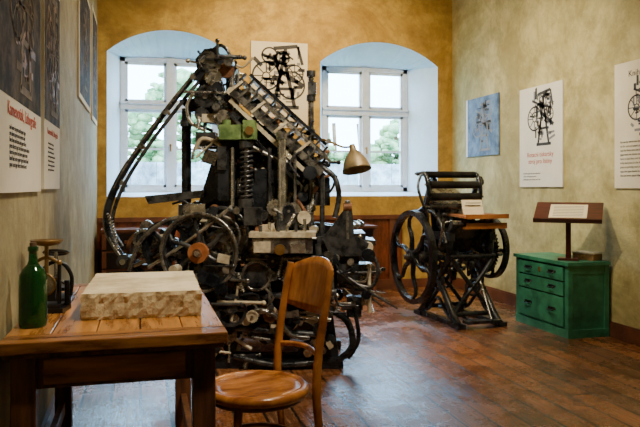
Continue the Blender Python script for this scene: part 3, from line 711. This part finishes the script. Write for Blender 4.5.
for sx in (-.28, .26):
    b.tube([(sx,.12,1.0), (sx,-.06,1.08), (sx,-.12,1.2), (sx,-.06,1.36), (sx,.10,1.375)], .022, M_iron, sub=4)
b.box((-.02,.02,1.375), (.50,.05,.02), M_iron); b.tube([(-.30,.0,1.36),(-.36,-.06,1.25),(-.33,-.1,1.1),(-.26,-.08,.98)], .013, M_iron2, sub=4)
b.cyl((-.30,.12,1.02), (.36,.12,1.02), .02, M_iron2)
b.box((.18,-.20,.985), (.44,.34,.022), M_board, (.05,0,0)); b.box((.18,-.365,.985), (.44,.012,.04), M_board); b.box((.20,-.18,.88), (.42,.30,.018), M_board); b.box((.20,-.32,.90), (.42,.012,.05), M_board)
b.cyl((.28,-.16,.80), (.28,-.16,.98), .016, M_iron); b.tube([(.34,-.1,.6),(.38,-.14,.8),(.36,-.16,.98)], .016, M_iron, sub=3)
b.box((.10,-.24,1.065), (.20,.008,.14), M_paper, (-.35,0,-.1)); b.box((.10,-.18,1.01), (.04,.10,.012), M_iron)
for k in range(4): b.box((.10,-.2535+.0085*k,1.105-.024*k), (.15,.001,.006), M_ink, (-.35,0,-.1))
b.tube([(-.18,-.14,.70),(-.22,-.26,.86),(-.22,-.30,.98)], .012, M_steel2, sub=3); b.sphere((-.22,-.30,1.0), .024, M_blk, 10)
rnd = random.Random(5)
for i in range(90):
    p = Vector((rnd.uniform(-.12,.32), rnd.uniform(-.16,.2), rnd.uniform(.42,.95))); m = rnd.choice([M_iron, M_iron2, M_steel2])
    if rnd.random() < .5: b.disc(p, (1,rnd.uniform(-.3,.3),0), rnd.uniform(.02,.05), .04, m, 12)
    else: b.cyl(p, p+Vector((rnd.uniform(-.1,.1), rnd.uniform(-.1,.1), rnd.uniform(-.12,.12))), .01, m, seg=8)
b.done(loc=(2.81, 5.87, 0), rotz=R(4))

# ------------------------------------------------------------------ green chest
b = B('green_drawer_chest')
X0, X1, Y0, Y1, Zt = 3.40, 3.79, 4.88, 5.68, .63
b.bb((X0+.01, Y0+.01, .05), (X1-.002, Y1-.01, Zt-.03), M_chest)
b.bb((X0-.02, Y0-.02, Zt-.03), (X1, Y1+.02, Zt), M_chest); b.bb((X0-.005, Y0-.005, 0), (X1, Y1+.005, .07), M_chest)
for yy in (Y0, Y1-.045): b.bb((X0-.002, yy, .06), (X0+.03, yy+.045, Zt-.03), M_chest)
b.bb((X0, Y0-.002, .06), (X0+.045, Y0+.03, Zt-.03), M_chest); b.bb((X1-.045, Y0-.002, .06), (X1, Y0+.03, Zt-.03), M_chest)
b.bb((X0+.045, Y0+.002, Zt-.10), (X1-.04, Y0+.02, Zt-.03), M_chest)
for (z0, z1) in ((.47, .58), (.345, .455), (.09, .33)):
    b.bb((X0+.004, Y0+.05, z0-.006), (X0+.012, Y1-.05, z1+.006), M_chestd)
    b.bb((X0-.010, Y0+.06, z0), (X0+.012, Y1-.06, z1), M_chest)
    for yy in (Y0+.22, Y1-.22):
        zc = (z0+z1)/2; b.tube([(X0-.01,yy-.045,zc+.01),(X0-.03,yy-.04,zc-.005),(X0-.03,yy+.04,zc-.005),(X0-.01,yy+.045,zc+.01)], .005, M_blk)
        b.box((X0-.011,yy,zc+.01), (.003,.11,.02), M_blk)
b.box((X0-.012, (Y0+Y1)/2, .53), (.006,.03,.04), M_brass)
b.done(bevel=.003)
b = B('display_lectern')
b.box((0,0,.01), (.16,.12,.02), M_lect); b.box((-.0,0,.19), (.04,.04,.36), M_lect); b.box((0,0,.345), (.30,.05,.035), M_lect)
tl = .5; E_ = Euler((tl,0,0)).to_matrix(); bc = Vector((0,0,.405))
b.box(bc, (.54,.31,.018), M_lect, (tl,0,0)); b.box(bc+E_ @ Vector((0,-.155,.012)), (.54,.015,.04), M_lect, (tl,0,0))
b.box(bc+E_ @ Vector((.0,.0,.011)), (.30,.22,.003), M_paper, (tl,0,-.0))
for k in range(7): b.box(bc+E_ @ Vector((0,.08-.026*k,.0132)), (.24,.006,.001), M_ink2, (tl,0,0))
b.done(loc=(3.505, 5.03, .6305), rotz=R(-40))
b = B('small_wooden_box')
b.box((0,0,.03), (.20,.13,.055), M_box); b.box((0,0,.062), (.21,.14,.012), M_paper); b.box((0,-.067,.035), (.03,.006,.02), M_brass)
b.done(loc=(3.69, 5.03, .6285), rotz=R(-70), bevel=.002)

# ------------------------------------------------------------------ lights
w = bpy.data.worlds.new('sky'); scene.world = w; w.use_nodes = True
bg = w.node_tree.nodes['Background']; bg.inputs['Color'].default_value = (.46,.74,1,1); bg.inputs['Strength'].default_value = 24.0
for x0, x1, xc in wins:
    l = bpy.data.lights.new('window_portal', 'AREA'); l.shape = 'RECTANGLE'; l.size = 1.16; l.size_y = 1.6; l.cycles.is_portal = True
    o = bpy.data.objects.new('window_portal', l); scene.collection.objects.link(o); o.location = (xc, YG+.12, 2.0); o.rotation_euler = (R(-90), 0, 0)
def lamp(name, loc, target, power, col, size, spot=None):
    l = bpy.data.lights.new(name, 'SPOT' if spot else 'AREA'); l.energy = power; l.color = col
    if spot: l.spot_size = R(spot); l.spot_blend = .9; l.shadow_soft_size = size
    else: l.size = size
    o = bpy.data.objects.new(name, l); scene.collection.objects.link(o); o.location = loc
    o.rotation_euler = (Vector(target)-Vector(loc)).to_track_quat('-Z', 'Y').to_euler(); return o
warm = (1,.74,.42)
lamp('ceiling_fill', (1.6,3.6,3.8), (1.6,3.8,0), 38, (1,.80,.54), .4)  # this and the next: unseen area fills added to brighten the room
lamp('ceiling_fill', (1.9,6.4,3.8), (1.9,6.6,0), 75, warm, .4)
lamp('added_spot', (1.6,5.6,3.75), (1.7,7.9,2.3), 240, warm, .08, 105)  # spots from here on are unseen, added to brighten walls, machine, table, floor
lamp('added_spot', (1.4,4.6,3.75), (3.8,5.9,1.6), 460, (1,.85,.58), .08, 60)
lamp('added_spot', (1.5,2.2,3.75), (.85,5.0,1.1), 560, (1,.87,.66), .08, 44)
lamp('added_spot', (1.2,1.6,3.75), (.1,3.1,.75), 430, (1,.84,.60), .08, 40)
lamp('added_spot', (2.3,3.6,3.75), (2.1,5.6,0), 260, (1,.70,.38), .08, 50)

# ------------------------------------------------------------------ camera
cd = bpy.data.cameras.new('camera'); cd.sensor_width = 36; cd.lens = 680/640*36; cd.shift_y = -26.5/640; cd.clip_start = .05
co = bpy.data.objects.new('camera', cd); scene.collection.objects.link(co)
co.location = (0, 0, 1.25); co.rotation_euler = (R(90), 0, R(-14.8)); scene.camera = co
